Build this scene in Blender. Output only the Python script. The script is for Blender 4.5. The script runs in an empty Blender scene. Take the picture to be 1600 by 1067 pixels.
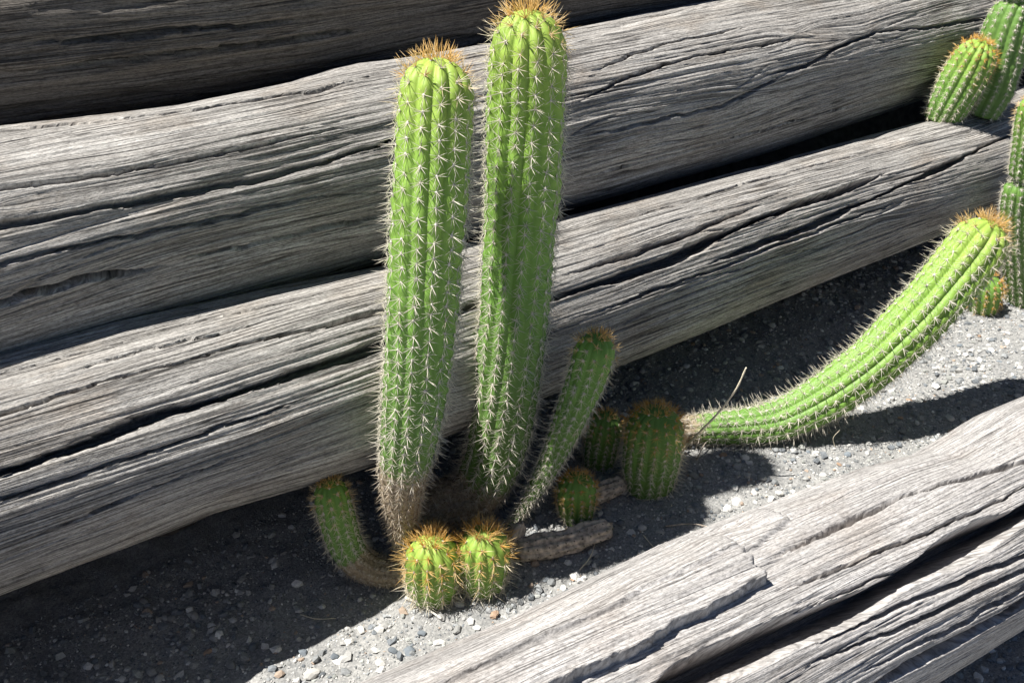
import bpy, math, random
import numpy as np
from mathutils import Vector
R = math.radians
rng = np.random.default_rng(7)
random.seed(7)

# ------------------------------------------------------------------ camera, sky, sun, exposure
scene = bpy.context.scene
col = scene.collection
CAM_H, PITCH, FPX = 1.0, R(31.0), 1556.0
cam_d = bpy.data.cameras.new('camera'); cam = bpy.data.objects.new('camera', cam_d); col.objects.link(cam)
cam.location = (0, 0, CAM_H); cam.rotation_euler = (math.pi/2 - PITCH, 0, 0)
cam_d.sensor_width = 36.0; cam_d.lens = FPX/1600*36.0; cam_d.clip_start = 0.02; cam_d.clip_end = 500
scene.camera = cam

SUN_EL, SUN_AZ = R(62.5), R(6.0)          # shadows run towards azimuth 6 deg from +X
sdir = Vector((math.cos(SUN_EL)*math.cos(SUN_AZ), math.cos(SUN_EL)*math.sin(SUN_AZ), -math.sin(SUN_EL)))
w = bpy.data.worlds.new('World'); scene.world = w; w.use_nodes = True
nt = w.node_tree
sky = nt.nodes.new('ShaderNodeTexSky'); sky.sky_type = 'NISHITA'; sky.sun_disc = False
sky.sun_elevation = SUN_EL; sky.air_density = .5; sky.dust_density = .1; sky.altitude = 1500
tosun = -sdir
sky.sun_rotation = math.atan2(tosun.x, tosun.y)
bg = nt.nodes['Background']; bg.inputs[1].default_value = 0.05
nt.links.new(sky.outputs[0], bg.inputs[0])
sl = bpy.data.lights.new('sun', 'SUN'); sl.energy = 5.0; sl.angle = R(0.5); sl.color = (1.0, 0.965, 0.90)
so = bpy.data.objects.new('sun', sl); col.objects.link(so)
so.rotation_euler = sdir.to_track_quat('-Z', 'Y').to_euler(); so.location = (-3, -1, 5)
vs = scene.view_settings
vs.view_transform = 'Standard'; vs.look = 'None'; vs.exposure = 0.82; vs.gamma = 1.0; vs.use_curve_mapping = False

# ------------------------------------------------------------------ geometry of the place
WA = R(33.3)                                   # heading of the wall
D = np.array([math.cos(WA), math.sin(WA), 0.]); N = np.array([math.sin(WA), -math.cos(WA), 0.]); Z = np.array([0, 0, 1.])
C0 = np.array([0, 0, CAM_H])
def ray(x, y):
    xr, up = x-800.0, 533.5-y
    d = np.array([xr, FPX*math.cos(PITCH)+up*math.sin(PITCH), -FPX*math.sin(PITCH)+up*math.cos(PITCH)])
    return d/np.linalg.norm(d)
def proj(P):
    v = np.asarray(P, float)-C0
    F = v[..., 1]*math.cos(PITCH)-v[..., 2]*math.sin(PITCH); U = v[..., 1]*math.sin(PITCH)+v[..., 2]*math.cos(PITCH)
    return 800+FPX*v[..., 0]/F, 533.5-FPX*U/F, F
def smooth(t): t = np.clip(t, 0, 1); return t*t*(3-2*t)
TAB = rng.random((256, 256))*2-1
def vnoise(x, y):
    xi = np.floor(x).astype(int); yi = np.floor(y).astype(int); fx = x-xi; fy = y-yi
    fx = fx*fx*fx*(fx*(fx*6-15)+10); fy = fy*fy*fy*(fy*(fy*6-15)+10)
    a = TAB[xi & 255, yi & 255]; b = TAB[(xi+1) & 255, yi & 255]; c = TAB[xi & 255, (yi+1) & 255]; d = TAB[(xi+1) & 255, (yi+1) & 255]
    return (a*(1-fx)+b*fx)*(1-fy)+(c*(1-fx)+d*fx)*fy
def fbm(x, y, o=3):
    s = 0; a = 1.0
    for i in range(o): s = s+a*vnoise(x*2**i+17.3*i, y*2**i+5.1*i); a *= .5
    return s
def zg(x, y):                                  # height of the gravel bed: it falls gently towards the left
    u = x*D[0]+y*D[1]
    return -0.035*smooth((0.95-u)/0.95)+0.006*fbm(np.asarray(x)*4+3, np.asarray(y)*4, 2)
def ground_at(px, py):
    d = ray(px, py); z = 0.0
    for _ in range(8):
        P = C0+d*((z-CAM_H)/d[2]); z = float(zg(P[0], P[1]))
    return P
def at_y(px, py, Y):                           # point of a pixel's ray at distance Y in front of the camera
    d = ray(px, py); return C0+d*(Y/d[1])

# ------------------------------------------------------------------ helpers
def tag(o, label=None, cat=None, group=None, kind=None):
    if label: o['label'] = label
    if cat: o['category'] = cat
    if group: o['group'] = group
    if kind: o['kind'] = kind
    return o
def empty(name, loc):
    o = bpy.data.objects.new(name, None); col.objects.link(o); o.location = loc; o.empty_display_size = .02
    return o
def mesh_np(name, V, F4=None, F3=None, mat=None, smoothf=True, attrs=None, parent=None):
    V = np.asarray(V, np.float32)
    if parent is not None: V = V-np.array(parent.location, np.float32)
    me = bpy.data.meshes.new(name)
    parts = []; n4 = 0 if F4 is None else len(F4); n3 = 0 if F3 is None else len(F3)
    if n4: parts.append(np.asarray(F4, np.int32).ravel())
    if n3: parts.append(np.asarray(F3, np.int32).ravel())
    idx = np.concatenate(parts)
    me.vertices.add(len(V)); me.vertices.foreach_set('co', V.ravel())
    me.loops.add(len(idx)); me.loops.foreach_set('vertex_index', idx)
    me.polygons.add(n4+n3)
    tot = np.concatenate([np.full(n4, 4, np.int32), np.full(n3, 3, np.int32)])
    me.polygons.foreach_set('loop_start', np.concatenate([[0], np.cumsum(tot)[:-1]]).astype(np.int32))
    me.update(calc_edges=True)
    me.polygons.foreach_set('use_smooth', np.full(n4+n3, smoothf))
    for k, (t, a) in (attrs or {}).items():
        at = me.attributes.new(k, t, 'POINT')
        at.data.foreach_set({'FLOAT': 'value', 'FLOAT_VECTOR': 'vector', 'FLOAT_COLOR': 'color'}[t], np.asarray(a, np.float32).ravel())
    me.validate()
    if mat: me.materials.append(mat)
    o = bpy.data.objects.new(name, me); col.objects.link(o)
    if parent is not None: o.parent = parent
    return o
def grid_faces(nu, nv, wrap=False):
    i = np.arange(nu-1)[:, None]; j = np.arange(nv if wrap else nv-1)[None, :]; j2 = (j+1) % nv
    return np.stack([i*nv+j+0*i, i*nv+j2, (i+1)*nv+j2, (i+1)*nv+j], -1).reshape(-1, 4)

# ------------------------------------------------------------------ materials
class NT:
    def __init__(s, name):
        s.m = bpy.data.materials.new(name); s.m.use_nodes = True; s.t = s.m.node_tree; s.b = s.t.nodes['Principled BSDF']
    def n(s, typ, **kw):
        nd = s.t.nodes.new(typ)
        for k, v in kw.items():
            if k in nd.inputs: nd.inputs[k].default_value = v
            else: setattr(nd, k, v)
        return nd
    def l(s, a, b): s.t.links.new(a, b)
    def ramp(s, fac, stops):
        r = s.n('ShaderNodeValToRGB'); e = r.color_ramp.elements
        while len(e) < len(stops): e.new(.5)
        for k, (p, c) in enumerate(stops): e[k].position = p; e[k].color = (*c, 1)
        s.l(fac, r.inputs[0]); return r.outputs[0]
    def mix(s, fac, a, b, mode='MIX'):
        m = s.n('ShaderNodeMix', data_type='RGBA', blend_type=mode)
        for sock, v in ((m.inputs[0], fac), (m.inputs[6], a), (m.inputs[7], b)):
            if hasattr(v, 'links'): s.l(v, sock)
            else: sock.default_value = v if not isinstance(v, tuple) else (*v, 1)
        return m.outputs[2]
def wood_mat(name, light, mid, dark, warm, dens=1.0):
    k = NT(name); a = k.n('ShaderNodeAttribute', attribute_name='grain')
    def noise(sc, detail=3, rough=.6):
        mp = k.n('ShaderNodeMapping'); mp.inputs['Scale'].default_value = sc; k.l(a.outputs['Vector'], mp.inputs[0])
        nz = k.n('ShaderNodeTexNoise'); nz.inputs['Scale'].default_value = 1; nz.inputs['Detail'].default_value = detail; nz.inputs['Roughness'].default_value = rough
        k.l(mp.outputs[0], nz.inputs[0]); return nz.outputs[0]
    streak = noise((4.5, 200, 1), 6, .78); broad = noise((1.6, 26, 1), 4, .6); fine = noise((55, 560, 1), 4, .75); grit = noise((190, 430, 2), 3, .7); patch = noise((7, 12, 1), 5, .65)
    def line(sc, wd):
        nz = noise(sc, 1, .4); s1 = k.n('ShaderNodeMath', operation='SUBTRACT'); k.l(nz, s1.inputs[0]); s1.inputs[1].default_value = .5
        s2 = k.n('ShaderNodeMath', operation='ABSOLUTE'); k.l(s1.outputs[0], s2.inputs[0])
        m = k.n('ShaderNodeMapRange'); m.inputs[1].default_value = 0; m.inputs[2].default_value = wd; k.l(s2.outputs[0], m.inputs[0]); return m.outputs[0]
    def gate(sc, v):
        return k.ramp(noise(sc, 3, .6), [(.38, (.12*v,)*3), (.62, (v,)*3)])
    li = line((2.0, 95, 1), .030); lj = line((3.2, 190, 1), .055); lk = line((11.0, 260, 1), .05)
    c = k.ramp(streak, [(.32, dark), (.47, mid), (.66, light)])
    c2 = k.ramp(broad, [(.33, tuple(x*.62 for x in mid)), (.5, mid), (.68, tuple(min(1, x*1.12) for x in light))])
    c = k.mix(.38, c, c2)
    wf = k.ramp(patch, [(.5, (0, 0, 0)), (.72, (.6, .6, .6))])
    c = k.mix(wf, c, warm)
    ff = k.ramp(fine, [(.36, (.42, .41, .41)), (.56, (1.06, 1.05, 1.04))])
    c = k.mix(.75, c, ff, 'MULTIPLY'); c = k.mix(.8, c, k.ramp(grit, [(.33, (.52, .51, .50)), (.5, (.98, .98, .98)), (.7, (1.22, 1.22, 1.22))]), 'MULTIPLY')
    c = k.mix(gate((1.7, 22, 1), .9*dens), c, k.ramp(li, [(0, (.14, .135, .135)), (1, (1, 1, 1))]), 'MULTIPLY'); c = k.mix(gate((3.1, 15, 3), .85*dens), c, k.ramp(lj, [(0, (.16, .155, .155)), (1, (1.05, 1.05, 1.05))]), 'MULTIPLY'); c = k.mix(gate((5, 34, 5), .6*dens), c, k.ramp(lk, [(0, (.3, .29, .29)), (1, (1.1, 1.1, 1.1))]), 'MULTIPLY')
    k.l(c, k.b.inputs['Base Color']); k.b.inputs['Roughness'].default_value = .85; k.b.inputs['Specular IOR Level'].default_value = .18
    bp = k.n('ShaderNodeBump'); bp.inputs['Strength'].default_value = .8; bp.inputs['Distance'].default_value = .0017*(.4+.6*dens)
    ad = k.n('ShaderNodeMath', operation='ADD'); k.l(streak, ad.inputs[0]); k.l(grit, ad.inputs[1])
    a2 = k.n('ShaderNodeMath', operation='MULTIPLY_ADD'); k.l(li, a2.inputs[0]); a2.inputs[1].default_value = .7; k.l(ad.outputs[0], a2.inputs[2])
    a3 = k.n('ShaderNodeMath', operation='MULTIPLY_ADD'); k.l(lj, a3.inputs[0]); a3.inputs[1].default_value = .4; k.l(a2.outputs[0], a3.inputs[2]); k.l(a3.outputs[0], bp.inputs['Height'])
    k.l(bp.outputs[0], k.b.inputs['Normal'])
    return k.m
M = {}
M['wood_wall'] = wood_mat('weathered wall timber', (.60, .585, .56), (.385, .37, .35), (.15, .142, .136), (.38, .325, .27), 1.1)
M['wood_upper'] = wood_mat('shade toned weathered timber', (.27, .25, .225), (.17, .155, .14), (.07, .065, .06), (.20, .17, .14))  # darker version of the wall timber: the top log's shade is put into its colour
M['wood_front'] = wood_mat('bleached timber', (.60, .585, .575), (.48, .465, .455), (.26, .25, .245), (.42, .37, .33), .7)

def gravel_mat():
    k = NT('gravel sand'); tc = k.n('ShaderNodeTexCoord')
    def noise(sc, d=4):
        nz = k.n('ShaderNodeTexNoise'); nz.inputs['Scale'].default_value = sc; nz.inputs['Detail'].default_value = d; nz.inputs['Roughness'].default_value = .7
        k.l(tc.outputs['Object'], nz.inputs[0]); return nz.outputs[0]
    f = noise(420, 3); b = noise(9, 4)
    vo = k.n('ShaderNodeTexVoronoi'); vo.inputs['Scale'].default_value = 330; k.l(tc.outputs['Object'], vo.inputs[0])
    c = k.ramp(f, [(.3, (.16, .162, .165)), (.5, (.31, .31, .305)), (.72, (.48, .48, .475))])
    cv = k.ramp(vo.outputs['Color'], [(.1, (.18, .187, .195)), (.5, (.33, .33, .325)), (.85, (.54, .54, .53))])
    c = k.mix(.45, c, cv)
    cb = k.ramp(b, [(.3, (.72, .72, .72)), (.65, (1.05, 1.03, 1.0))])
    c = k.mix(.7, c, cb, 'MULTIPLY')
    k.l(c, k.b.inputs['Base Color']); k.b.inputs['Roughness'].default_value = .95; k.b.inputs['Specular IOR Level'].default_value = .15
    bp = k.n('ShaderNodeBump'); bp.inputs['Strength'].default_value = .9; bp.inputs['Distance'].default_value = .0022
    k.l(f, bp.inputs['Height']); k.l(bp.outputs[0], k.b.inputs['Normal'])
    return k.m
M['sand'] = gravel_mat()
def soil_mat():
    k = NT('dark soil'); tc = k.n('ShaderNodeTexCoord'); nz = k.n('ShaderNodeTexNoise'); nz.inputs['Scale'].default_value = 60; nz.inputs['Detail'].default_value = 6
    k.l(tc.outputs['Object'], nz.inputs[0])
    k.l(k.ramp(nz.outputs[0], [(.3, (.04, .034, .028)), (.7, (.13, .11, .09))]), k.b.inputs['Base Color']); k.b.inputs['Roughness'].default_value = 1
    return k.m
M['soil'] = soil_mat()
def grain_mat():
    k = NT('gravel grains'); a = k.n('ShaderNodeAttribute', attribute_name='tone')
    tc = k.n('ShaderNodeTexCoord'); nz = k.n('ShaderNodeTexNoise'); nz.inputs['Scale'].default_value = 600; k.l(tc.outputs['Object'], nz.inputs[0])
    c = k.mix(.6, a.outputs['Color'], k.ramp(nz.outputs[0], [(.3, (.7, .7, .7)), (.7, (1.15, 1.15, 1.15))]), 'MULTIPLY')
    k.l(c, k.b.inputs['Base Color']); k.b.inputs['Roughness'].default_value = .85; k.b.inputs['Specular IOR Level'].default_value = .25
    return k.m
M['grains'] = grain_mat()
def stone_mat(name, a, b):
    k = NT(name); tc = k.n('ShaderNodeTexCoord'); oi = k.n('ShaderNodeObjectInfo')
    mp = k.n('ShaderNodeVectorMath', operation='ADD'); k.l(tc.outputs['Object'], mp.inputs[0]); k.l(oi.outputs['Location'], mp.inputs[1])
    nz = k.n('ShaderNodeTexNoise'); nz.inputs['Scale'].default_value = 260; nz.inputs['Detail'].default_value = 5; k.l(mp.outputs[0], nz.inputs[0])
    c = k.ramp(nz.outputs[0], [(.32, a), (.66, b)])
    hs = k.n('ShaderNodeHueSaturation'); mr = k.n('ShaderNodeMapRange'); mr.inputs[3].default_value = .75; mr.inputs[4].default_value = 1.15
    k.l(oi.outputs['Random'], mr.inputs[0]); k.l(mr.outputs[0], hs.inputs['Value']); k.l(c, hs.inputs['Color'])
    k.l(hs.outputs[0], k.b.inputs['Base Color']); k.b.inputs['Roughness'].default_value = .8; k.b.inputs['Specular IOR Level'].default_value = .25
    bp = k.n('ShaderNodeBump'); bp.inputs['Strength'].default_value = .5; bp.inputs['Distance'].default_value = .001; k.l(nz.outputs[0], bp.inputs['Height']); k.l(bp.outputs[0], k.b.inputs['Normal'])
    return k.m
M['st_white'] = stone_mat('white quartz', (.50, .48, .44), (.74, .73, .70))
M['st_grey'] = stone_mat('pale grey stone', (.27, .27, .26), (.43, .43, .42))
M['st_blue'] = stone_mat('blue grey stone', (.13, .15, .17), (.25, .28, .31))
M['st_red'] = stone_mat('reddish tan stone', (.34, .22, .15), (.50, .37, .27))

def flesh_mat():
    k = NT('cactus flesh'); a = k.n('ShaderNodeAttribute', attribute_name='age'); wd = k.n('ShaderNodeAttribute', attribute_name='cork'); cr = k.n('ShaderNodeAttribute', attribute_name='crest')
    tc = k.n('ShaderNodeTexCoord'); nz = k.n('ShaderNodeTexNoise'); nz.inputs['Scale'].default_value = 45; nz.inputs['Detail'].default_value = 5; k.l(tc.outputs['Object'], nz.inputs[0])
    n2 = k.n('ShaderNodeTexNoise'); n2.inputs['Scale'].default_value = 210; n2.inputs['Detail'].default_value = 4; k.l(tc.outputs['Object'], n2.inputs[0])
    c = k.ramp(a.outputs['Fac'], [(0, (.35, .47, .09)), (.22, (.25, .405, .075)), (.6, (.17, .32, .065)), (1, (.13, .235, .06))])
    v = k.ramp(nz.outputs[0], [(.3, (.80, .86, .80)), (.7, (1.1, 1.08, 1.05))]); c = k.mix(.8, c, v, 'MULTIPLY')
    corkc = k.ramp(n2.outputs[0], [(.3, (.15, .11, .07)), (.55, (.32, .255, .175)), (.75, (.46, .40, .30))])
    sm = k.n('ShaderNodeMath', operation='MULTIPLY_ADD'); sm.inputs[1].default_value = .9; k.l(n2.outputs[0], sm.inputs[0])
    sb = k.n('ShaderNodeMath', operation='SUBTRACT'); k.l(wd.outputs['Fac'], sb.inputs[0]); sb.inputs[1].default_value = .45; k.l(sb.outputs[0], sm.inputs[2])
    cl = k.n('ShaderNodeMapRange'); cl.inputs[1].default_value = .35; cl.inputs[2].default_value = .6; k.l(sm.outputs[0], cl.inputs[0])
    c = k.mix(cl.outputs[0], c, corkc)
    k.l(c, k.b.inputs['Base Color']); k.b.inputs['Roughness'].default_value = .5; k.b.inputs['Specular IOR Level'].default_value = .28
    k.b.inputs['Subsurface Weight'].default_value = .12; k.b.inputs['Subsurface Radius'].default_value = (.35, .6, .12); k.b.inputs['Subsurface Scale'].default_value = .006
    bp = k.n('ShaderNodeBump'); bp.inputs['Strength'].default_value = .3; bp.inputs['Distance'].default_value = .001; k.l(n2.outputs[0], bp.inputs['Height']); k.l(bp.outputs[0], k.b.inputs['Normal'])
    return k.m
M['flesh'] = flesh_mat()
def spine_mat():
    k = NT('spines'); a = k.n('ShaderNodeAttribute', attribute_name='age')
    c = k.ramp(a.outputs['Fac'], [(0, (.66, .35, .065)), (.16, (.70, .48, .20)), (.34, (.76, .68, .52)), (.7, (.72, .67, .58)), (1, (.50, .41, .30))])
    k.l(c, k.b.inputs['Base Color']); k.b.inputs['Roughness'].default_value = .5; k.b.inputs['Specular IOR Level'].default_value = .3
    return k.m
M['spine'] = spine_mat()
def plain(name, c, rough=.8, nsc=90, var=.3):
    k = NT(name); tc = k.n('ShaderNodeTexCoord'); nz = k.n('ShaderNodeTexNoise'); nz.inputs['Scale'].default_value = nsc; nz.inputs['Detail'].default_value = 5; k.l(tc.outputs['Object'], nz.inputs[0])
    k.l(k.ramp(nz.outputs[0], [(.3, tuple(x*(1-var) for x in c)), (.7, tuple(min(1, x*(1+var)) for x in c))]), k.b.inputs['Base Color']); k.b.inputs['Roughness'].default_value = rough
    k.b.inputs['Specular IOR Level'].default_value = .2
    return k.m
M['wool'] = plain('areole wool', (.66, .63, .56), .95)
M['straw'] = plain('dry straw', (.72, .65, .50), .7, 200, .2)
M['bleached'] = plain('bleached splinter', (.72, .69, .62), .8, 200, .15)
M['deadskin'] = plain('dried cactus skin', (.50, .425, .35), .9, 130, .6)
M['deadcore'] = plain('dry pith', (.55, .47, .38), .9, 150, .3)

# ------------------------------------------------------------------ ground and bank
def build_ground():
    ax = lambda lo, hi, n: np.linspace(lo, hi, n)
    far = np.array([.35, .9, 2.5, 7, 20, 60])
    X = np.concatenate([(-1.3-far)[::-1], ax(-1.3, 1.9, 420), 1.9+far]); Y = np.concatenate([(.35-far)[::-1], ax(.35, 2.7, 320), 2.7+far])
    xx, yy = np.meshgrid(X, Y, indexing='ij')
    z = zg(xx, yy)
    inner = (xx > -1.4) & (xx < 2) & (yy > .3) & (yy < 2.8)
    z = z+np.where(inner, .0022*fbm(xx*38, yy*38, 3)+.0016*fbm(xx*140, yy*140, 2), 0)
    return mesh_np('ground', np.stack([xx, yy, z], -1).reshape(-1, 3), grid_faces(len(X), len(Y)), None, M['sand'])
ground = tag(build_ground(), kind='structure')
def build_bank():
    U = np.linspace(-3, 6, 260); prof = [(-1.31, -.16), (-1.32, .0), (-1.345, .12), (-1.40, .27), (-1.47, .36), (-1.53, .45), (-1.64, .56), (-1.70, .66), (-1.80, .74), (-2.1, .78), (-4, .80), (-12, .80)]
    P = np.array(prof); t = np.linspace(0, 1, len(P)); tt = np.linspace(0, 1, 90)
    pv = np.interp(tt, t, P[:, 0]); pz = np.interp(tt, t, P[:, 1])
    uu, k = np.meshgrid(U, np.arange(90), indexing='ij')
    d = .016*fbm(uu*14, k*.45, 4)
    V = D*uu[..., None]+N*(pv[k]+.06+d)[..., None]+Z*(pz[k]+d*.5)[..., None]
    return mesh_np('earth_bank', V.reshape(-1, 3), grid_faces(len(U), 90)[:, ::-1], None, M['soil'])
tag(build_bank(), kind='structure')

# ------------------------------------------------------------------ logs
class Log:
    def __init__(s, v0, v1, z0, z1, r0, r1): s.p = (v0, v1, z0, z1, r0, r1); s.sil = {}
    def rad(s, u): return s.p[4]+s.p[5]*u
    def axis(s, u):
        u = np.asarray(u, float)
        return D*u[..., None]+N*(s.p[0]+s.p[1]*u)[..., None]+Z*(s.p[2]+s.p[3]*u)[..., None]
    def silh(s, key, pts):                     # measured silhouette -> radius correction along the log
        A = N*s.p[0]+Z*s.p[2]; T = D+N*s.p[1]+Z*s.p[3]; T = T/np.linalg.norm(T); out = []
        for x, y in pts:
            d = ray(x, y); c = np.cross(d, T); n = np.linalg.norm(c); w_ = A-C0
            out.append((float(np.dot(np.cross(w_, d), c)/n**2), float(abs(np.dot(w_, c))/n)))
        out.sort(); u = np.array([o[0] for o in out]); s.sil[key] = (u, np.array([o[1] for o in out])-s.rad(u))
    def locate(s, px, py):                     # pixel -> (u, angle) on the log's surface
        d = ray(px, py); best = None
        for t in np.linspace(.3, 4, 3700):
            P = C0+d*t; u = float(P@D); q = P-s.axis(np.array(u)); v = q@N; z = q[2]; rr = math.hypot(v, z)
            if best is None or rr-s.rad(u) < best[0]: best = (rr-s.rad(u), u, math.atan2(z, v))
            if rr < s.rad(u): return u, math.atan2(z, v)
        return best[1], best[2]
def make_log(name, lg, label, mat, urange, dense, nu, na, seed, cracks=(), steps=(), relief=.55, knots=()):
    u0, u1 = urange; d0, d1 = dense
    U = np.concatenate([np.linspace(u0, d0, 30)[:-1], np.linspace(d0, d1, nu), np.linspace(d1, u1, 30)[1:]])
    A = np.concatenate([np.linspace(R(-75), R(140), na), np.linspace(R(140), R(285), na//6+2)[1:-1]])
    uu, aa = np.meshgrid(U, A, indexing='ij'); r0 = lg.rad(uu); arc = aa*lg.rad(.8)
    o = seed*13.7
    # slow warp so that the fibres wander and swirl round knots
    wv = arc+.012*fbm(uu*1.5+o, arc*5+o, 2)+.0017*fbm(uu*6+o, arc*22, 2)
    for (ku, ka, kr, ks) in knots:
        dd = ((uu-ku)/(kr*2.2))**2+((aa-ka)*r0/kr)**2; wv = wv+ks*np.exp(-dd)*np.sign((aa-ka)+.001)
    disp = .010*fbm(uu*1.6+o, aa*1.1+o, 2)*np.clip(1, 0, 1)
    if lg.sil:
        disp = disp*.35
        wt = smooth((aa-R(75))/R(35)); wb = smooth((R(5)-aa)/R(35))
        for key, wgt in (('top', wt), ('bot', wb)):
            if key in lg.sil:
                su, sd = lg.sil[key]; corr = np.interp(uu, su, sd)
                disp = disp*(1-.8*wgt)+corr*wgt
    ridge = lambda n, wd: np.clip(1-np.abs(n)/wd, 0, 1)
    vee = lambda n: np.abs(n)-.35
    disp = disp+relief*(.0024*fbm(uu*1.6+o, wv*34+o, 2)+.0024*vee(vnoise(uu*1.9+o, wv*75+o))+.0026*vee(vnoise(uu*2.6+o, wv*150))+.0019*vee(vnoise(uu*3.6+o, wv*270))+.0010*vnoise(uu*7, wv*420+o))
    # narrow drying checks, long and broken
    for fr, dp, wd, th in ((26, .0085, .10, -.05), (60, .0060, .14, .0), (120, .0036, .2, -.1)):
        n = vnoise(uu*1.1+o+fr, wv*fr+.5*vnoise(uu*5, wv*fr*.5)); gate = smooth((fbm(uu*2.6+fr, wv*fr*.45+o, 2)-th)*2.2)
        disp = disp-(.35+.5*relief)*dp*ridge(n, wd*.6)*gate
    # weathered bumps across the fibres
    disp = disp+.0006*fbm(uu*45+o, wv*190, 2)*relief
    for (pts, wdt, dep, *fl) in cracks:
        q = sorted(lg.locate(*p) for p in pts); cu = np.array([a for a, b in q]); ca = np.array([b for a, b in q])
        cen = np.interp(uu, cu, ca)+(.0022*vnoise(uu*38+o, uu*0+dep*900)+.0011*vnoise(uu*110, uu*0+o))/r0
        L = cu[-1]-cu[0]; fade = smooth((uu-cu[0])/min(.12, L*.3)+(1 if cu[0] < .1 and fl else 0))*smooth((cu[-1]-uu)/min(.12, L*.3)+(1 if fl and fl[0] == 2 else 0))
        wl = wdt*(.65+.5*(vnoise(uu*9+o, uu*0+wdt*3e3)+.35))*np.maximum(fade, .05)
        x = np.abs(aa-cen)*r0/np.maximum(wl, .0012)
        disp = disp-dep*fade*np.clip((1.2-x)*2.4, 0, 1)
    for (pts, hgt, ua, ub) in steps:           # a sprung slab standing proud above a broken edge
        q = sorted(lg.locate(*p) for p in pts); cu = np.array([a for a, b in q]); ca = np.array([b for a, b in q])
        cen = np.interp(uu, cu, ca)+(.003*vnoise(uu*30+o, uu*0+3)+.0014*vnoise(uu*95, uu*0+7))/r0
        e = (aa-cen)*r0; jag = .004*vnoise(arc*160, arc*0+o)
        gate = smooth((ub-uu+jag)/.003)*smooth((uu-ua)/.35)*smooth(1.5-np.abs(e)/.055)
        disp = disp+hgt*smooth(e/.0025+.5)*gate
    rr = r0+disp
    P = lg.axis(uu)+N*(rr*np.cos(aa))[..., None]+Z*(rr*np.sin(aa))[..., None]
    nA = len(A); V = P.reshape(-1, 3); g = np.stack([uu, wv, 0*uu+seed], -1).reshape(-1, 3)
    F = grid_faces(len(U), nA, True)[:, ::-1]
    e0 = lg.axis(np.array([u0, u1])); V = np.concatenate([V, e0]); g = np.concatenate([g, [[u0, 0, 3], [u1, 0, 3]]])
    nV = len(V); j = np.arange(nA); j2 = (j+1) % nA; b = (len(U)-1)*nA
    F3 = np.concatenate([np.stack([j, j2, 0*j+nV-2], 1)[:, ::-1], np.stack([b+j2, b+j, 0*j+nV-1], 1)[:, ::-1]])
    ob = mesh_np(name, V, F, F3, mat, True, {'grain': ('FLOAT_VECTOR', g)})
    return tag(ob, label, 'log', 'stacked timber logs of the wall' if seed < 4 else None)

log1 = Log(-1.1268, -.0259, .242, -.0184, .1382, -.0065)
log1.silh('bot', [(0, 930), (193, 857), (315, 808), (486, 758), (585, 727), (800, 642), (974, 569), (1040, 544), (1315, 430), (1481, 363)])
log1.silh('top', [(0, 551), (180, 501), (405, 452), (603, 414), (883, 338), (1137, 273), (1461, 185), (1600, 134)])
log2 = Log(-1.2991, -.0483, .4517, -.0059, .1393, .0048)
log2.silh('top', [(0, 198), (270, 166), (450, 130), (520, 108), (562, 99), (630, 92), (770, 68), (892, 46), (1082, 7)])
log2.silh('bot', [(1202, 236), (1438, 157)])
log3 = Log(-1.56, 0., .652, 0., .155, 0.)
logF = Log(-.5764, .0688, .0831, .022, .1426, -.0096)
logF.silh('top', [(612, 1044), (787, 969), (1037, 847), (1337, 734), (1420, 712), (1475, 681), (1525, 650), (1600, 619)])
logF.silh('bot', [(1465, 1067), (1600, 982)])

make_log('timber_log', log1, 'lowest grey timber log of the wall, split lengthwise by a long dark crack', M['wood_wall'], (-.6, 3.2), (-.08, 2.25), 350, 410, 1, cracks=[
    ([(-40, 757), (0, 740), (103, 704), (225, 654), (360, 618), (450, 589), (603, 535), (740, 478), (869, 476-12), (960, 436), (1045, 407), (1184, 342), (1322, 296), (1392, 268)], .0070, .045, 1),
    ([(-40, 665), (0, 650), (157, 600), (270, 573), (405, 533), (603, 486), (760, 440)], .0036, .020, 1),
    ([(869, 436), (999, 395), (1110, 350), (1200, 318)], .0034, .018),
    ([(1100, 415), (1137, 402), (1276, 351), (1461, 268), (1600, 199)], .0050, .030, 2),
    ([(0, 780), (180, 722), (330, 672), (480, 622)], .0024, .012, 1),
    ([(30, 850), (220, 770), (430, 690)], .0022, .010),
    ([(60, 600), (240, 548), (420, 505)], .0022, .010),
    ([(900, 500), (1080, 435), (1250, 372), (1420, 310)], .0022, .010),
    ([(-20, 590), (120, 556), (330, 500), (560, 448)], .0022, .011, 1),
    ([(950, 350), (1150, 292), (1380, 232)], .0022, .010),
], knots=[(.55, .5, .02, .006), (1.5, .3, .025, .006)])
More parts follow.
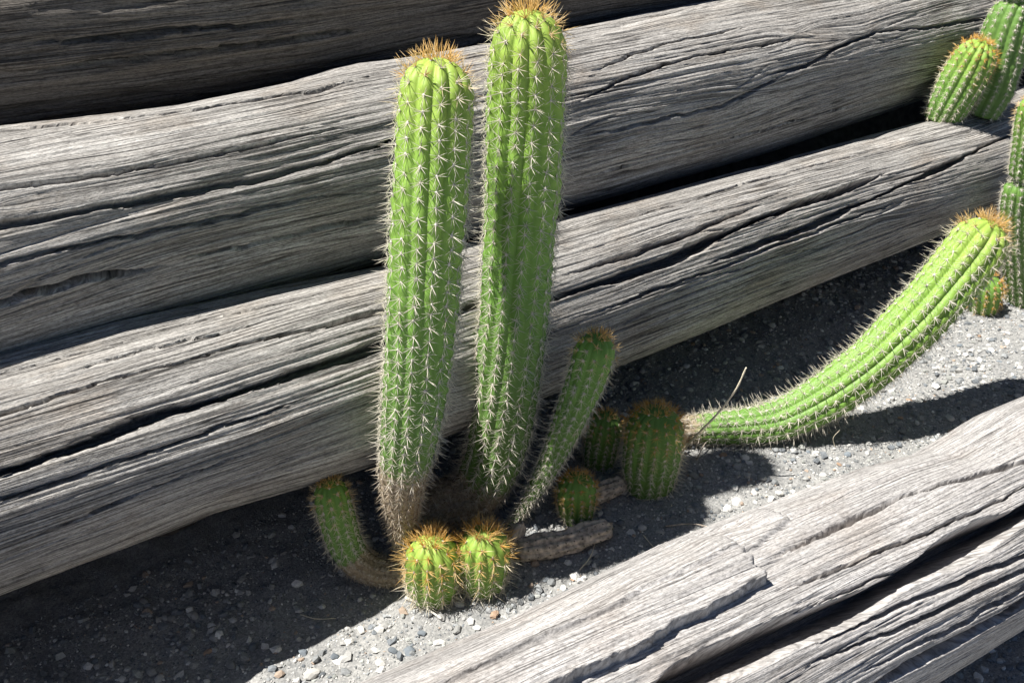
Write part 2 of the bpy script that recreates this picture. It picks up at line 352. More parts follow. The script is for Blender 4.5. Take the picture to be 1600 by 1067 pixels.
make_log('timber_log', log2, 'middle timber log of the wall with lit, deeply grained face and knots', M['wood_wall'], (-.6, 3.4), (-.05, 2.35), 350, 410, 2, cracks=[
    ([(-40, 365), (0, 355), (180, 320), (360, 288), (450, 270), (612, 220), (760, 190)], .0040, .022, 1),
    ([(-40, 484), (0, 472), (135, 436), (220, 424), (268, 412)], .0052, .028, 1),
    ([(262, 420), (290, 404), (420, 378), (560, 345), (640, 330)], .0028, .012),
    ([(-40, 216), (0, 211), (160, 190), (315, 171), (495, 144), (620, 108)], .0042, .012, 1),
    ([(888, 166), (980, 122), (1068, 92), (1244, 60), (1280, 58)], .0034, .016),
    ([(1180, 118), (1253, 106), (1310, 74), (1369, 51), (1460, 42), (1554, 28)], .0034, .016, 2),
    ([(883, 277), (1000, 250), (1091, 227), (1276, 176), (1438, 143)], .0028, .010),
    ([(900, 215), (1020, 190), (1130, 165), (1240, 110)], .0026, .012),
    ([(0, 410), (150, 378), (330, 345), (520, 300)], .0024, .012, 1),
    ([(0, 300), (160, 276), (330, 244), (560, 196)], .0024, .011, 1),
    ([(900, 120), (1040, 66), (1180, 40)], .0024, .011),
], knots=[(1.45, .75, .022, .012), (1.62, .55, .03, .010), (.05, .75, .018, .008), (1.30, .2, .03, .009)])
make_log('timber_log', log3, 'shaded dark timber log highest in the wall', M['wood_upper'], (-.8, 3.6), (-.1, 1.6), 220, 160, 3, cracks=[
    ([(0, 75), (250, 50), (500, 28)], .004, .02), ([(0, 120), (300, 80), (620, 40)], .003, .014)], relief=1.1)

ue, _ = logF.locate(1178, 893)
uh, _ = logF.locate(1238, 820)
make_log('timber_log', logF, 'bleached border log on the gravel, split by a wide black crack', M['wood_front'], (-.6, 2.6), (.22, 1.55), 420, 420, 4, cracks=[
    ([(950, 1110), (1030, 1074), (1110, 1040), (1200, 1003), (1350, 942), (1450, 884), (1575, 815), (1660, 772)], .0155, .085, 2),
    ([(1300, 1110), (1375, 1067), (1500, 998), (1600, 938), (1680, 890)], .0075, .04, 2),
    ([(1180, 884), (1262, 844), (1412, 772), (1600, 722), (1660, 705)], .0036, .016, 2),
    ([(1196, 934), (1270, 905), (1350, 872), (1480, 820), (1600, 762)], .0030, .013, 2),
    ([(900, 905), (1010, 862), (1120, 815)], .0020, .008),
    ([(1250, 1020), (1400, 950), (1600, 868)], .0026, .013, 2),
    ([(1240, 1050), (1420, 975), (1600, 890)], .0026, .014, 2),
    ([(1330, 1055), (1480, 985), (1600, 915)], .0026, .012, 2),
    ([(1120, 1010), (1240, 958), (1400, 890), (1560, 812)], .0020, .007),
], steps=[([(760, 1130), (900, 1062), (1000, 1012), (1087, 970), (1192, 912), (1210, 903)], .0180, -.2, ue),
          ([(1130, 888), (1162, 868), (1195, 848), (1238, 818), (1260, 806)], .0065, -.2, uh)], relief=.36)

# ------------------------------------------------------------------ cacti
def frame_path(P):
    T = np.gradient(P, axis=0); T /= np.linalg.norm(T, axis=1)[:, None]
    B = np.zeros_like(P); n = np.cross(T[0], [0.13, 1, .2]); n /= np.linalg.norm(n)
    for i in range(len(P)):
        n = n-T[i]*(n@T[i]); n /= np.linalg.norm(n); B[i] = n
    return T, B, np.cross(T, B)
def resample(ctrl, wid, step):
    ctrl = np.asarray(ctrl, float); wid = np.asarray(wid, float); k = len(ctrl)
    t = np.linspace(0, k-1, 400); i = np.clip(t.astype(int), 0, k-2); f = (t-i)[:, None]
    ex = np.concatenate([[2*ctrl[0]-ctrl[1]], ctrl, [2*ctrl[-1]-ctrl[-2]]]); p0, p1, p2, p3 = ex[i], ex[i+1], ex[i+2], ex[i+3]
    P = .5*((2*p1)+(-p0+p2)*f+(2*p0-5*p1+4*p2-p3)*f**2+(-p0+3*p1-3*p2+p3)*f**3)
    Wd = np.interp(t, np.arange(k), wid)
    s_ = np.concatenate([[0], np.cumsum(np.linalg.norm(np.diff(P, axis=0), axis=1))]); n = max(12, int(s_[-1]/step))
    q = np.linspace(0, s_[-1], n)
    P = np.stack([np.interp(q, s_, P[:, a]) for a in range(3)], 1); Wd = np.interp(q, s_, Wd)
    ker = np.array([1, 2, 3, 2, 1.])/9; Wd = np.convolve(np.pad(Wd, 2, 'edge'), ker, 'valid')
    return q, P, Wd
class Needles:                                 # thin three-sided thorns collected into one mesh
    def __init__(s): s.o = []; s.d = []; s.r = []; s.a = []
    def add(s, o, d, r, a): s.o.append(o); s.d.append(d); s.r.append(r); s.a.append(a)
    def build(s, name, parent, mat):
        o = np.array(s.o); d = np.array(s.d); r = np.array(s.r)[:, None]; a = np.array(s.a)
        up = np.where(np.abs(d[:, 2:3]) > .8*np.linalg.norm(d, axis=1)[:, None], [[1, 0, 0]], [[0, 0, 1]])
        x = np.cross(d, up); x /= np.linalg.norm(x, axis=1)[:, None]; y = np.cross(d, x); y /= np.linalg.norm(y, axis=1)[:, None]
        n = len(o); c, q = -.5, math.sqrt(3)/2
        # base ring, slightly bent middle, tip
        mid = o+d*.55; V = np.stack([o+x*r, o+(c*x+q*y)*r, o+(c*x-q*y)*r, mid+x*r*.72, mid+(c*x+q*y)*r*.72, mid+(c*x-q*y)*r*.72, o+d], 1).reshape(-1, 3)
        b = np.arange(n)[:, None]*7
        F4 = np.concatenate([b+[0, 1, 4, 3], b+[1, 2, 5, 4], b+[2, 0, 3, 5]]); F3 = np.concatenate([b+[3, 4, 6], b+[4, 5, 6], b+[5, 3, 6]])
        ob = mesh_np(name, V, F4, F3, mat, True, {'age': ('FLOAT', np.repeat(a, 7))}, parent)
        return tag(ob, kind='stuff')
def cactus(label, ctrl, wid, ribs=12, gap=.019, cork=.0, age0=0., slen=1., group=None, tuft=110, segs=(), closed=True, depth=.15, dens=9, name='cactus', golden=.0, seed=0, agelen=.55, tint=0.):
    """ctrl: centreline points, root first, apex last; wid: radii."""
    rg = np.random.default_rng(100+seed)
    q, P, Wd = resample(ctrl, wid, .0042); L = q[-1]; T, B, E = frame_path(P)
    rdom = Wd[-1]; x = np.clip(1-(L-q)/(rdom*1.15), 0, 1)
    dome = np.sqrt(np.clip(1-x**2.3, 0, 1)) if closed else np.ones_like(q)
    for sg in segs: dome = dome*(1-.42*np.exp(-((q-L*sg)/(.009))**2))       # waists between yearly growths
    Wr = Wd*dome; Wr[-1] = max(Wr[-1], .0006) if closed else Wr[-1]
    na = ribs*10; th = np.linspace(0, 2*np.pi, na, endpoint=False)
    ph = rg.random()*6.28; tw = rg.normal(0, .25)
    ang = th[None, :]+(q[:, None]*tw)
    f = ((th*ribs/(2*np.pi))+.5) % 1-.5                                       # 0 at a crest
    crest = np.cos(np.pi*f)**.75
    fromtip = (L-q)/max(agelen, .05); age = np.clip(age0+fromtip*(1-age0), 0, 1)
    ck = np.clip((cork-q/L)/.12+.5, 0, 1) if cork > 0 else np.zeros_like(q)
    dep = depth*(1-.45*age)*(1-.5*ck)
    ribi = np.round(th*ribs/(2*np.pi)).astype(int) % ribs
    off = np.where(ribi % 2 == 0, 0., .5)
    g_loc = gap*(1-.25*np.clip(1.3*q/L*0+age-.4, 0, 1))
    phase = (L-q)/gap
    bump = .022*np.cos(2*np.pi*(phase[:, None]+off[None, :]))*crest[None, :]
    lump = .03*fbm(q[:, None]*22+seed, th[None, :]*1.1+seed*3, 2)
    rr = Wr[:, None]*(1-dep[:, None]*(1-crest[None, :])+bump*(1-.6*x[:, None])+lump)
    dirs = B[:, None, :]*np.cos(ang)[..., None]+E[:, None, :]*np.sin(ang)[..., None]
    V = P[:, None, :]+dirs*rr[..., None]
    root = empty(name, P[0]); tag(root, label, 'cactus', group)
    n = len(q); VV = V.reshape(-1, 3)
    VV = np.concatenate([VV, P[:1]-T[0]*.002, P[-1:]+T[-1]*(.001 if closed else -.004)])
    j = np.arange(na); j2 = (j+1) % na; b = (n-1)*na; nv = len(VV)
    F3 = np.concatenate([np.stack([j2, j, 0*j+nv-2], 1), np.stack([b+j, b+j2, 0*j+nv-1], 1)])
    ex = lambda a: np.concatenate([np.repeat(a, na), [a[0], a[-1]]])
    mesh_np('stem', VV, grid_faces(n, na, True), F3, M['flesh'], True, {'age': ('FLOAT', ex(age)), 'cork': ('FLOAT', ex(ck))}, root)
    # areoles with their thorns on the rib crests
    nd = Needles(); WV = []; WF = []
    octa = np.array([[1, 0, 0], [0, 1, 0], [-1, 0, 0], [0, -1, 0], [0, 0, 1], [0, 0, -1.]]); of = np.array([[0, 1, 4], [1, 2, 4], [2, 3, 4], [3, 0, 4], [1, 0, 5], [2, 1, 5], [3, 2, 5], [0, 3, 5]])
    for rb in range(ribs):
        a0 = 2*np.pi*rb/ribs; s_ = (0 if rb % 2 == 0 else .5)*gap+gap*.25
        while s_ < L:
            sq = L-s_-rg.normal(0, gap*.05); sq = min(max(sq, 0), L*.999)
            i = int(np.clip(sq/L*(n-1), 0, n-1)); ag = age[i]; a = a0+q[i]*tw+rg.normal(0, .012)
            dr = B[i]*math.cos(a)+E[i]*math.sin(a); c_ = P[i]+dr*(rr[i, (rb*10) % na]*1.0)
            sl_ = (Wr[min(i+1, n-1)]-Wr[max(i-1, 0)])/max(1e-5, q[min(i+1, n-1)]-q[max(i-1, 0)])
            nn = dr-T[i]*np.clip(sl_, -3, .6); nn /= np.linalg.norm(nn); tt = T[i]-nn*(T[i]@nn); tt /= np.linalg.norm(tt); bb = np.cross(tt, nn)
            big = (.8+.2*min(1, Wr[i]/.03))*slen*(1-.35*ck[i])
            k0 = len(WV)*6; sz = .0020*(.7+.5*rg.random())*(1-.4*ck[i]); rm = np.stack([bb, tt*1.25, nn*.8], 0)
            WV.append(c_+nn*.0004+(octa*sz*(1+.2*rg.normal(size=(6, 1))))@rm); WF.append(of+k0)
            young = np.clip(1-(L-sq)/.05, 0, 1)
            m = int(dens+rg.integers(-1, 2)+3*ck[i]); st = rg.random()*6.28
            sa = np.clip(max(golden, 0)*-.5+ .12+.55*min(1, (L-sq)/.10)+.30*ck[i]+rg.normal(0, .06), 0, 1)
            for k_ in range(m):
                al = st+2*np.pi*k_/m+rg.normal(0, .18); lift = .32+.22*rg.random()+.5*young
                v = (bb*math.cos(al)+tt*math.sin(al))*1.0; v = v/np.linalg.norm(v)*math.cos(lift)+nn*math.sin(lift)
                ln = (.0105+.0070*rg.random()-.0032*math.sin(al))*big
                nd.add(c_, v*ln, .00037, sa+rg.normal(0, .05))
            for k_ in range(1 + (rg.random() < .5) + int(round(3*young))):
                v = nn*.85-tt*(.5*rg.random()-.05)+bb*rg.normal(0, .38+.2*young)+tt*young*.7*rg.random(); v /= np.linalg.norm(v)
                nd.add(c_, v*(.0175+.0085*rg.random())*big, .00047, sa+rg.normal(0, .05))
            s_ += gap*(1-.25*min(1, ag))*(1-.35*ck[i])
    WV = np.concatenate(WV); WF = np.concatenate(WF)
    tag(mesh_np('areoles', WV, None, WF, M['wool'], False, None, root), kind='stuff')
    nd.build('spines', root, M['spine'])
    if closed and tuft:
        tf = Needles(); rad = Wd[-1]
        for k_ in range(tuft):
            rr_ = rad*.52*math.sqrt(rg.random()); a = rg.random()*6.28
            o = P[-1]+(B[-1]*math.cos(a)+E[-1]*math.sin(a))*rr_-T[-1]*(rad*1.15*(1-math.sqrt(max(0, 1-(rr_/rad)**2)))+.001)
            sp = (rr_/rad)*2.1+rg.normal(0, .26)
            v = T[-1]*math.cos(sp)+(B[-1]*math.cos(a)+E[-1]*math.sin(a))*math.sin(sp); v = v+rg.normal(0, .10, 3); v /= np.linalg.norm(v)
            tf.add(o, v*(.013+.014*rg.random())*slen*(.75+.25*rad/.04), .00044, np.clip(.02+.10*rg.random()+.10*rr_/rad, 0, 1))
        tf.build('crown_tuft', root, M['spine'])
    return root
def px_path(pts, Y0, lean=0., Yl=None):        # pixels + full width in pixels -> centreline and radii; Y grows with the lean
    C = []; Wd = []; n = len(pts)
    for i, (x, y, wpx) in enumerate(pts):
        Y = Yl[i] if Yl else Y0+lean*i/(n-1)
        p_ = at_y(x, y, Y); F = proj(p_)[2]; C.append(p_); Wd.append(wpx/2*F/FPX)
    return C, Wd
G1 = 'tall columnar cacti of the clump'; 
g1 = ground_at(645, 897)
C, Wd = px_path([(652, 897, 32), (637, 852, 38), (628, 805, 50), (628, 755, 68), (638, 695, 88), (650, 600, 104), (660, 480, 112), (670, 330, 119), (678, 200, 120), (683, 130, 118), (686, 90, 106)], g1[1], .10, [g1[1]+q_ for q_ in (0, 0, 0, 0, 0, .003, .012, .033, .062, .08, .092)])
cactus('tall columnar cactus with a corky brown foot, the shorter of the upright pair', C, Wd, 14, .0195, cork=.27, depth=.13, seed=1, tuft=105, slen=1.05)
g2 = ground_at(668, 832)
C, Wd = px_path([(646, 822, 46), (668, 802, 66), (700, 784, 76), (742, 768, 84), (771, 716, 90), (788, 630, 100), (803, 500, 108), (813, 350, 114), (821, 200, 121), (824, 100, 122), (827, 14, 110)], g2[1], .10, [g2[1]+q_ for q_ in (.0, .012, .03, .042, .046, .050, .060, .076, .09, .097, .103)])
cactus('tallest upright columnar cactus, bending up from a brown woody elbow', C, Wd, 14, .0195, cork=.17, depth=.13, seed=2, tuft=110, slen=1.1)
g3 = ground_at(800, 822)
C, Wd = px_path([(800, 820, 15), (814, 798, 18), (836, 765, 26), (865, 712, 38), (892, 652, 51), (913, 600, 61), (927, 556, 65), (937, 521, 60)], g3[1], .03)
cactus('slim dark green cactus leaning in the shade, tapering to a thin foot', C, Wd, 12, .016, seed=3, tuft=90, slen=.72, age0=.55, agelen=.3)
g4 = ground_at(1055, 690)
y4 = g4[1]
C, Wd = px_path([(1045, 672, 38), (1090, 670, 46), (1150, 667, 54), (1215, 657, 64), (1290, 620, 73), (1360, 570, 80), (1430, 502, 87), (1487, 436, 91), (1528, 382, 90), (1554, 346, 80)], y4, 0, [y4, y4, y4+.002, y4+.01, y4+.02, y4+.04, y4+.07, y4+.10, y4+.12, y4+.13])
cactus('long sprawling cactus arm curving up from the gravel to a golden tip', C, Wd, 13, .0185, cork=.07, age0=.06, seed=4, tuft=130, slen=1.05, agelen=.85)
def upright(label, bx, by, tx, ty, wpx, seed, **kw):
    gp = ground_at(bx, by); Y = gp[1]; pts = []
    prof = kw.pop('prof', (.80, .95, 1.0, .98, .9)); 
    for i, f in enumerate(prof):
        t = i/(len(prof)-1); pts.append((bx+(tx-bx)*t, by+(ty-by)*t, wpx*f))
    C, Wd = px_path(pts, Y, kw.pop('lean', 0)); C[0] = C[0]-Z*.006
    return cactus(label, C, Wd, seed=seed, **kw)
upright('stubby barrel shaped cactus in shade beside the sprawling arm', 1013, 757, 1027, 638, 92, 5, ribs=16, gap=.013, slen=.75, age0=.75, tuft=90, dens=8, depth=.12, golden=.35)
upright('dim small cactus tucked behind the slim leaning cactus', 935, 722, 948, 645, 58, 6, ribs=14, gap=.012, slen=.6, age0=.8, tuft=60)
upright('small round dark cactus beside the fallen dry stem', 900, 806, 902, 742, 62, 7, ribs=13, gap=.012, slen=.6, age0=.65, tuft=70, golden=.3)
GP = 'round pups at the foot of the tall pair'
upright('round sunlit cactus pup touching the corky foot of the tall cactus', 677, 928, 675, 840, 86, 8, ribs=12, gap=.0145, slen=1.12, dens=11, age0=.05, tuft=120, agelen=.25, golden=.3, prof=(.78, .98, 1.02, .97, .8))
upright('round sunlit cactus pup between its twin pup and the dry stem', 753, 914, 757, 828, 82, 9, ribs=12, gap=.0145, slen=1.08, dens=11, age0=.10, tuft=110, agelen=.25, golden=.2, prof=(.74, .96, 1.02, .97, .8))
g10 = ground_at(625, 912)
C, Wd = px_path([(640, 893, 40), (600, 893, 44), (562, 878, 50), (538, 846, 54), (524, 800, 58), (514, 750, 52)], g10[1], 0, [g10[1]+.0, g10[1]+.005, g10[1]+.01, g10[1]+.015, g10[1]+.02, g10[1]+.025])
cactus('short hooked cactus in the shade under the lowest log', C, Wd, 12, .014, cork=.42, seed=10, tuft=80, slen=.72, age0=.55, agelen=.2)
# cacti growing from the joint between the logs and beyond the arm
def at_z(px, py, z): d = ray(px, py); return C0+d*((z-CAM_H)/d[2])
yj = at_z(1478, 182, .335)[1]
C, Wd = px_path([(1468, 190, 50), (1483, 163, 64), (1503, 128, 68), (1521, 96, 66), (1539, 63, 56)], yj, .0)
cactus('plump short cactus with a golden crown leaning from the joint between two logs', C, Wd, 15, .013, seed=11, tuft=90, slen=.7, age0=.1, agelen=.22, golden=.4)
C, Wd = px_path([(1528, 178, 60), (1545, 140, 74), (1560, 95, 76), (1575, 45, 72), (1584, 22, 66), (1592, 0, 60), (1604, -60, 74), (1612, -130, 60)], yj+.035, .02)
cactus('paler green jointed cactus rising behind the plump golden crowned one', C, Wd, 13, .014, seed=12, tuft=70, slen=.6, age0=.5, segs=(.60,), agelen=.3)
y13 = ground_at(1592, 472)[1]
C, Wd = px_path([(1593, 472, 38), (1588, 400, 44), (1587, 340, 47), (1592, 295, 47), (1598, 275, 42), (1605, 235, 46), (1612, 190, 48), (1618, 150, 44)], y13, .0)
cactus('slender jointed cactus standing behind the tip of the sprawling arm', C, Wd, 13, .014, seed=13, tuft=60, slen=.6, age0=.35, segs=(.62,), agelen=.3)
upright('tiny spiny cactus pup on the gravel beneath the arm tip', 1533, 482, 1540, 428, 56, 14, ribs=13, gap=.012, slen=.6, age0=.5, tuft=50, golden=.5)

# ------------------------------------------------------------------ dried stems, straws
def dry_stem(label, pts, wid, seed, ribs=9, skin='deadskin'):
    rg = np.random.default_rng(seed); q, P, Wd = resample(pts, wid, .004); T, B, E = frame_path(P)
    na = 72; th = np.linspace(0, 2*np.pi, na, endpoint=False); L = q[-1]
    x = np.clip(1-np.minimum(q, L-q)/.008, 0, 1); Wr = Wd*np.sqrt(np.clip(1-.75*x**2, 0.05, 1))
    f = ((th*ribs/(2*np.pi))+.5) % 1-.5
    rr = Wr[:, None]*(1-.24*(1-np.cos(np.pi*f)[None, :])+.16*fbm(q[:, None]*26+seed, th[None, :]*1.3, 3)+.07*fbm(q[:, None]*120, th[None, :]*6+seed, 2))
    dirs = B[:, None, :]*np.cos(th)[None, :, None]+E[:, None, :]*np.sin(th)[None, :, None]
    V = P[:, None, :]+dirs*rr[..., None]*np.array([1, 1, .82]); V = V.reshape(-1, 3)
    root = empty('dry_cactus_stem', P[0]); tag(root, label, 'dead stem')
    mesh_np('husk', V, grid_faces(len(q), na, True), None, M[skin], True, None, root)
    for i, sg in ((0, -1), (-1, 1)):
        ring = P[i]+(V.reshape(len(q), na, 3)[i]-P[i])*.97; mid = P[i]+T[i]*sg*.003
        VV = np.concatenate([ring, (ring+mid)/2+T[i]*sg*.002+rg.normal(0, .0012, (na, 3)), [mid]]); j = np.arange(na); j2 = (j+1) % na
        mesh_np('torn_end', VV, np.stack([j, j2, na+j2, na+j], 1)[:, ::sg], np.stack([na+j, na+j2, 0*j+2*na], 1)[:, ::sg], M['deadcore'], True, None, root)
    sc = []; of = np.array([[0, 1, 4], [1, 2, 4], [2, 3, 4], [3, 0, 4]]); fc = []
    for rb in range(ribs):
        for s_ in np.arange(.008, L-.006, .0125):
            i = int(s_/L*(len(q)-1)); a = int(rb*na/ribs) % na; c_ = P[i]+(V.reshape(len(q), na, 3)[i, a]-P[i])*1.01; h_ = .0014
            d_ = dirs[i, a]; e_ = np.cross(d_, T[i]); fc.append(of+5*len(sc)); sc.append(np.array([c_+T[i]*h_, c_+e_*h_, c_-T[i]*h_, c_-e_*h_, c_+d_*.0014]))
    tag(mesh_np('areole_scars', np.concatenate(sc), None, np.concatenate(fc), M['soil'], True, None, root), kind='stuff')
    return root
def lie(pts, lift): return [ground_at(x, y)+Z*lift for x, y in pts]
dry_stem('ribbed brown dead cactus stem lying beside the round pups', lie([(806, 872), (850, 866), (905, 852), (952, 836)], .016), [.0195, .0205, .0195, .0165], 21)
dry_stem('brown dead stem lying behind the small round dark cactus', lie([(915, 790), (945, 776), (975, 766)], .014), [.017, .017, .014], 22)
gk = ground_at(803, 862)
dry_stem('pale broken stub standing where the slim leaning cactus roots', [gk-Z*.004, at_y(806, 842, gk[1]+.004), at_y(814, 818, gk[1]+.012)], [.013, .0125, .010], 23, 6, 'deadcore')
def stalk(label, P, r, mat, name='dry_stalk', cat='straw', nseg=5):
    q, P, _ = resample(P, [1]*len(P), .004); T, B, E = frame_path(P); th = np.linspace(0, 2*np.pi, nseg, endpoint=False); L = q[-1]
    rad = r*(1-.45*q/L)*(1+.15*np.sin(q*300))
    V = P[:, None]+(B[:, None]*np.cos(th)[None, :, None]+E[:, None]*np.sin(th)[None, :, None])*rad[:, None, None]
    n = len(q); VV = np.concatenate([V.reshape(-1, 3), P[:1], P[-1:]]); j = np.arange(nseg); j2 = (j+1) % nseg; b = (n-1)*nseg
    F3 = np.concatenate([np.stack([j2, j, 0*j+n*nseg], 1), np.stack([b+j, b+j2, 0*j+n*nseg+1], 1)])
    return tag(mesh_np(name, VV, grid_faces(n, nseg, True), F3, mat, True), label, cat)
ys = ground_at(1068, 705)[1]
stalk('long pale dry stalk rising across the sprawling cactus arm', [ground_at(1066, 704), at_y(1090, 678, ys-.05), at_y(1122, 645, ys-.065), at_y(1150, 608, ys-.075), at_y(1166, 574, ys-.08)], .0024, M['straw'])
stalk('thin pale stalk bent down beside the barrel shaped cactus', [at_y(1067, 686, ys), at_y(1060, 720, ys-.03), at_y(1052, 760, ys-.06), ground_at(1049, 792)+Z*.002], .0018, M['straw'])
stalk('flat white wood splinter lying before the round pups', [ground_at(634, 936)+Z*.004, ground_at(660, 950)+Z*.005, ground_at(690, 970)+Z*.005], .0026, M['bleached'], 'wood_splinter', 'splinter')
stalk('curled straw on the gravel below the dead stem', [ground_at(905, 892)+Z*.002, ground_at(922, 876)+Z*.008, ground_at(930, 852)+Z*.006], .0010, M['straw'])
stalk('short straight straw on gravel beside the border log', [ground_at(1005, 838)+Z*.003, ground_at(1025, 862)+Z*.003], .0010, M['straw'])
stalk('fine twig on gravel at the shade edge left of the splinter', [ground_at(470, 962)+Z*.003, ground_at(495, 972)+Z*.007, ground_at(525, 968)+Z*.003], .0009, M['straw'])
stalk('reddish fallen twig lying by the barrel cactus shadow', [ground_at(1040, 824)+Z*.003, ground_at(1080, 822)+Z*.005, ground_at(1120, 828)+Z*.003], .0012, M['deadskin'])
stalk('tiny forked twig leaning beneath the arm base', [ground_at(1088, 720)+Z*.002, ground_at(1098, 706)+Z*.012, ground_at(1108, 694)+Z*.016], .0014, M['deadskin'])
stalk('wisp of dry root standing in the arm shadow', [ground_at(1305, 700)+Z*.001, at_y(1302, 684, ground_at(1305, 700)[1]), at_y(1312, 672, ground_at(1305, 700)[1])], .0008, M['straw'])

# ------------------------------------------------------------------ gravel
def ico(sub):
    t = (1+5**.5)/2; v = [np.array(p)/np.linalg.norm(p) for p in [(-1, t, 0), (1, t, 0), (-1, -t, 0), (1, -t, 0), (0, -1, t), (0, 1, t), (0, -1, -t), (0, 1, -t), (t, 0, -1), (t, 0, 1), (-t, 0, -1), (-t, 0, 1)]]
    f = [(0, 11, 5), (0, 5, 1), (0, 1, 7), (0, 7, 10), (0, 10, 11), (1, 5, 9), (5, 11, 4), (11, 10, 2), (10, 7, 6), (7, 1, 8), (3, 9, 4), (3, 4, 2), (3, 2, 6), (3, 6, 8), (3, 8, 9), (4, 9, 5), (2, 4, 11), (6, 2, 10), (8, 6, 7), (9, 8, 1)]
    for _ in range(sub):
        nf = []; cache = {}
        def mid(a, b):
            k_ = (min(a, b), max(a, b))
            if k_ not in cache: p_ = v[a]+v[b]; v.append(p_/np.linalg.norm(p_)); cache[k_] = len(v)-1
            return cache[k_]
        for a, b, c in f: ab, bc, ca = mid(a, b), mid(b, c), mid(c, a); nf += [(a, ab, ca), (b, bc, ab), (c, ca, bc), (ab, bc, ca)]
        f = nf
    return np.array(v), np.array(f)
def in_view(X, Y, m=60):
    px, py, F = proj(np.stack([X, Y, zg(X, Y)], -1)); return (px > -m) & (px < 1600+m) & (py > -m) & (py < 1067+m)
def on_bed(X, Y, pad=0.):                      # clear of the logs
    u = X*D[0]+Y*D[1]; v = X*N[0]+Y*N[1]
    back = v > log1.p[0]+log1.p[1]*u-.06+pad
    fc = logF.p[0]+logF.p[1]*u; front = np.abs(v-fc) > .085+pad
    return back & front
ng = 150000; X = rng.uniform(-1.25, 1.8, ng); Y = rng.uniform(.55, 2.6, ng); ok = in_view(X, Y) & on_bed(X, Y); X = X[ok][:46000]; Y = Y[ok][:46000]; n = len(X)
clump = np.clip(.5+.9*fbm(X*7, Y*7, 3), .12, 1.4)
sz = .00135*(rng.pareto(2.25, n)+1)*np.clip(clump, .5, 1.4)**.5; sz = np.clip(sz, .0012, .0066)
bv, bf = ico(0)
rot = rng.random(n)*6.28; c, s_ = np.cos(rot)[:, None], np.sin(rot)[:, None]
jit = 1+.22*rng.normal(size=(n, 12)); v = bv[None]*jit[..., None]*np.stack([1+.35*rng.random(n), .8+.25*rng.random(n), .55+.25*rng.random(n)], -1)[:, None, :]
v = np.stack([v[..., 0]*c-v[..., 1]*s_, v[..., 0]*s_+v[..., 1]*c, v[..., 2]], -1)*sz[:, None, None]
zz = zg(X, Y)+.0022*fbm(X*38, Y*38, 3)+.0016*fbm(X*140, Y*140, 2)+sz*.25
v = v+np.stack([X, Y, zz], -1)[:, None, :]
pal = np.array([[.43, .425, .41], [.28, .29, .295], [.18, .195, .21], [.58, .57, .55], [.74, .73, .70], [.43, .34, .27], [.36, .37, .35]])
ci = rng.choice(len(pal), n, p=[.24, .25, .17, .14, .07, .04, .09]); tone = pal[ci]*(.75+.5*rng.random((n, 1)))
tone4 = np.concatenate([tone, np.ones((n, 1))], 1)
gr = mesh_np('gravel', v.reshape(-1, 3), None, (bf[None]+12*np.arange(n)[:, None, None]).reshape(-1, 3), M['grains'], False, {'tone': ('FLOAT_COLOR', np.repeat(tone4, 12, 0))})
tag(gr, 'fine mixed grey gravel grains scattered over the planting bed', 'gravel', kind='stuff')

# larger stones one can pick out singly
stone_meshes = {}
for mk in ('st_white', 'st_grey', 'st_blue', 'st_red'):
    for k_ in range(4):
        sv, sf = ico(1); rg = np.random.default_rng(500+k_)
        cuts = rg.normal(size=(7, 3)); cuts /= np.linalg.norm(cuts, axis=1)[:, None]
        for cdir in cuts:
            h_ = sv@cdir; lim = .62+.2*rg.random(); sv = sv-np.clip(h_-lim, 0, None)[:, None]*cdir*.9
        sv = sv*np.array([1.15, .9, .68])*(1+.05*rg.normal(size=(len(sv), 1)))
        me = bpy.data.meshes.new('stone'); me.from_pydata(sv.tolist(), [], sf.tolist()); me.polygons.foreach_set('use_smooth', [False]*len(sf)); me.materials.append(M[mk]); stone_meshes[mk, k_] = me
SL = {'st_white': 'white quartz pebble', 'st_grey': 'pale grey pebble', 'st_blue': 'dark blue grey pebble', 'st_red': 'reddish tan pebble'}
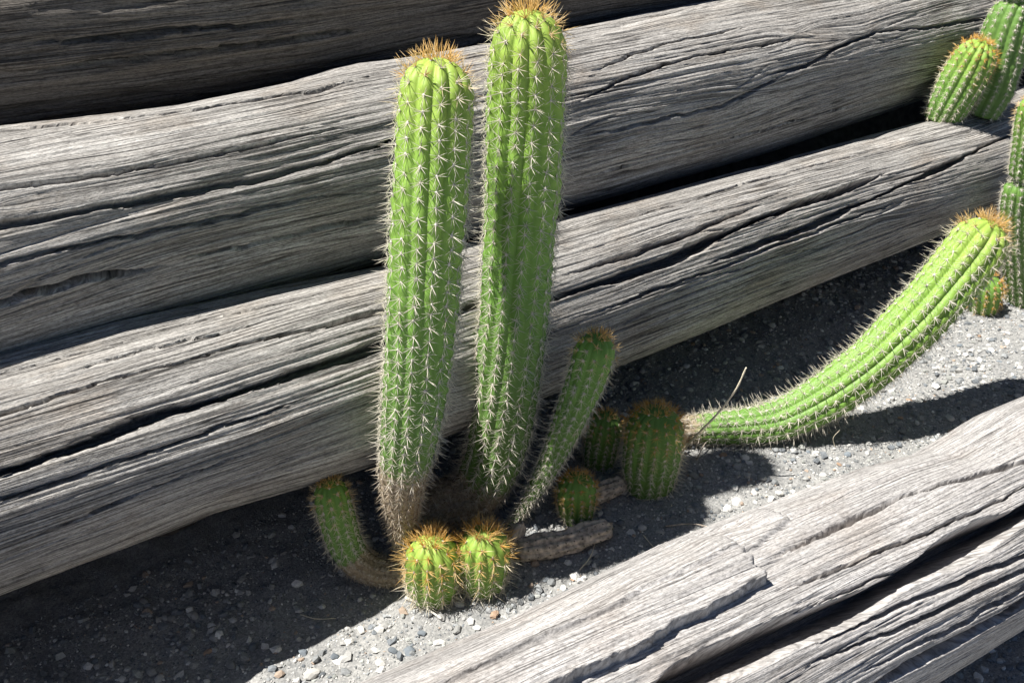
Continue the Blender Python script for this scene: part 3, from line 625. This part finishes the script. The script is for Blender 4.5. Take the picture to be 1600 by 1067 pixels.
def stone(P, r, mk):
    o = bpy.data.objects.new('pebble', stone_meshes[mk, random.randrange(4)]); col.objects.link(o)
    o.location = P+Z*r*.22; o.scale = (r*random.uniform(.85, 1.15), r*random.uniform(.8, 1.1), r*random.uniform(.7, 1.0)); o.rotation_euler = (random.uniform(-.25, .25), random.uniform(-.25, .25), random.random()*6.28)
    u, v = float(P@D), float(P@N); dw = v-(log1.p[0]+log1.p[1]*u+.14); df = abs(v-(logF.p[0]+logF.p[1]*u))-.12
    dc = min(math.hypot(P[0]-a[0], P[1]-a[1]) for a in (g1, g2, ground_at(755, 915))); db = math.hypot(P[0]-g4[0]+.04, P[1]-g4[1]+.05)
    zone = 'around the feet of the tall cacti' if dc < .16 else 'near the barrel shaped cactus' if db < .17 else 'along the edge of the border log' if df < .05 else 'under the lowest wall log' if dw < .06 else 'in the open gravel below the sprawling arm' if u > 1.0 else 'in the open gravel away from the cacti'
    tag(o, SL[mk]+' '+zone, 'pebble', SL[mk]+'s '+zone)
for (px, py, d, mk) in [(803, 938, 20, 'st_white'), (595, 1036, 22, 'st_white'), (487, 1054, 24, 'st_white'), (545, 1005, 18, 'st_white'), (1152, 786, 22, 'st_white'), (268, 967, 16, 'st_grey'), (224, 940, 18, 'st_grey'),
        (498, 978, 14, 'st_blue'), (640, 1018, 20, 'st_blue'), (615, 1018, 16, 'st_blue'), (715, 985, 18, 'st_grey'), (772, 962, 18, 'st_red'), (718, 945, 16, 'st_white'), (1152, 730, 16, 'st_grey'), (1130, 712, 12, 'st_red'), (1005, 898-16, 14, 'st_white'),
        (878, 876, 16, 'st_blue'), (1218, 772, 14, 'st_white'), (1190, 748, 16, 'st_grey'), (325, 1020, 16, 'st_red'), (362, 1040, 18, 'st_grey'), (395, 1012, 16, 'st_blue'), (660, 990, 14, 'st_blue'), (565, 985, 16, 'st_white'), (1030, 832, 14, 'st_grey'), (1325, 735-24, 12, 'st_blue'),
        (852, 905, 14, 'st_grey'), (740, 938, 14, 'st_blue'), (690, 1005, 16, 'st_white'), (1085, 790, 14, 'st_blue'), (1120, 800, 16, 'st_grey'), (690, 705, 22, 'st_grey')]:
    P = ground_at(px, py); stone(P, d/2*proj(P)[2]/FPX, mk)
nn_ = 0
while nn_ < 250:
    x, y = random.uniform(-1.1, 1.6), random.uniform(.7, 2.35)
    if not (in_view(x, y, 0) and on_bed(x, y, .02)): continue
    if fbm(x*7, y*7, 3) < random.uniform(-.6, .5): continue
    r = min(.0085, .0042*(np.random.default_rng(nn_).pareto(4)+1)); stone(np.array([x, y, float(zg(x, y))]), r, random.choices(['st_white', 'st_grey', 'st_blue', 'st_red'], [.18, .42, .32, .08])[0]); nn_ += 1
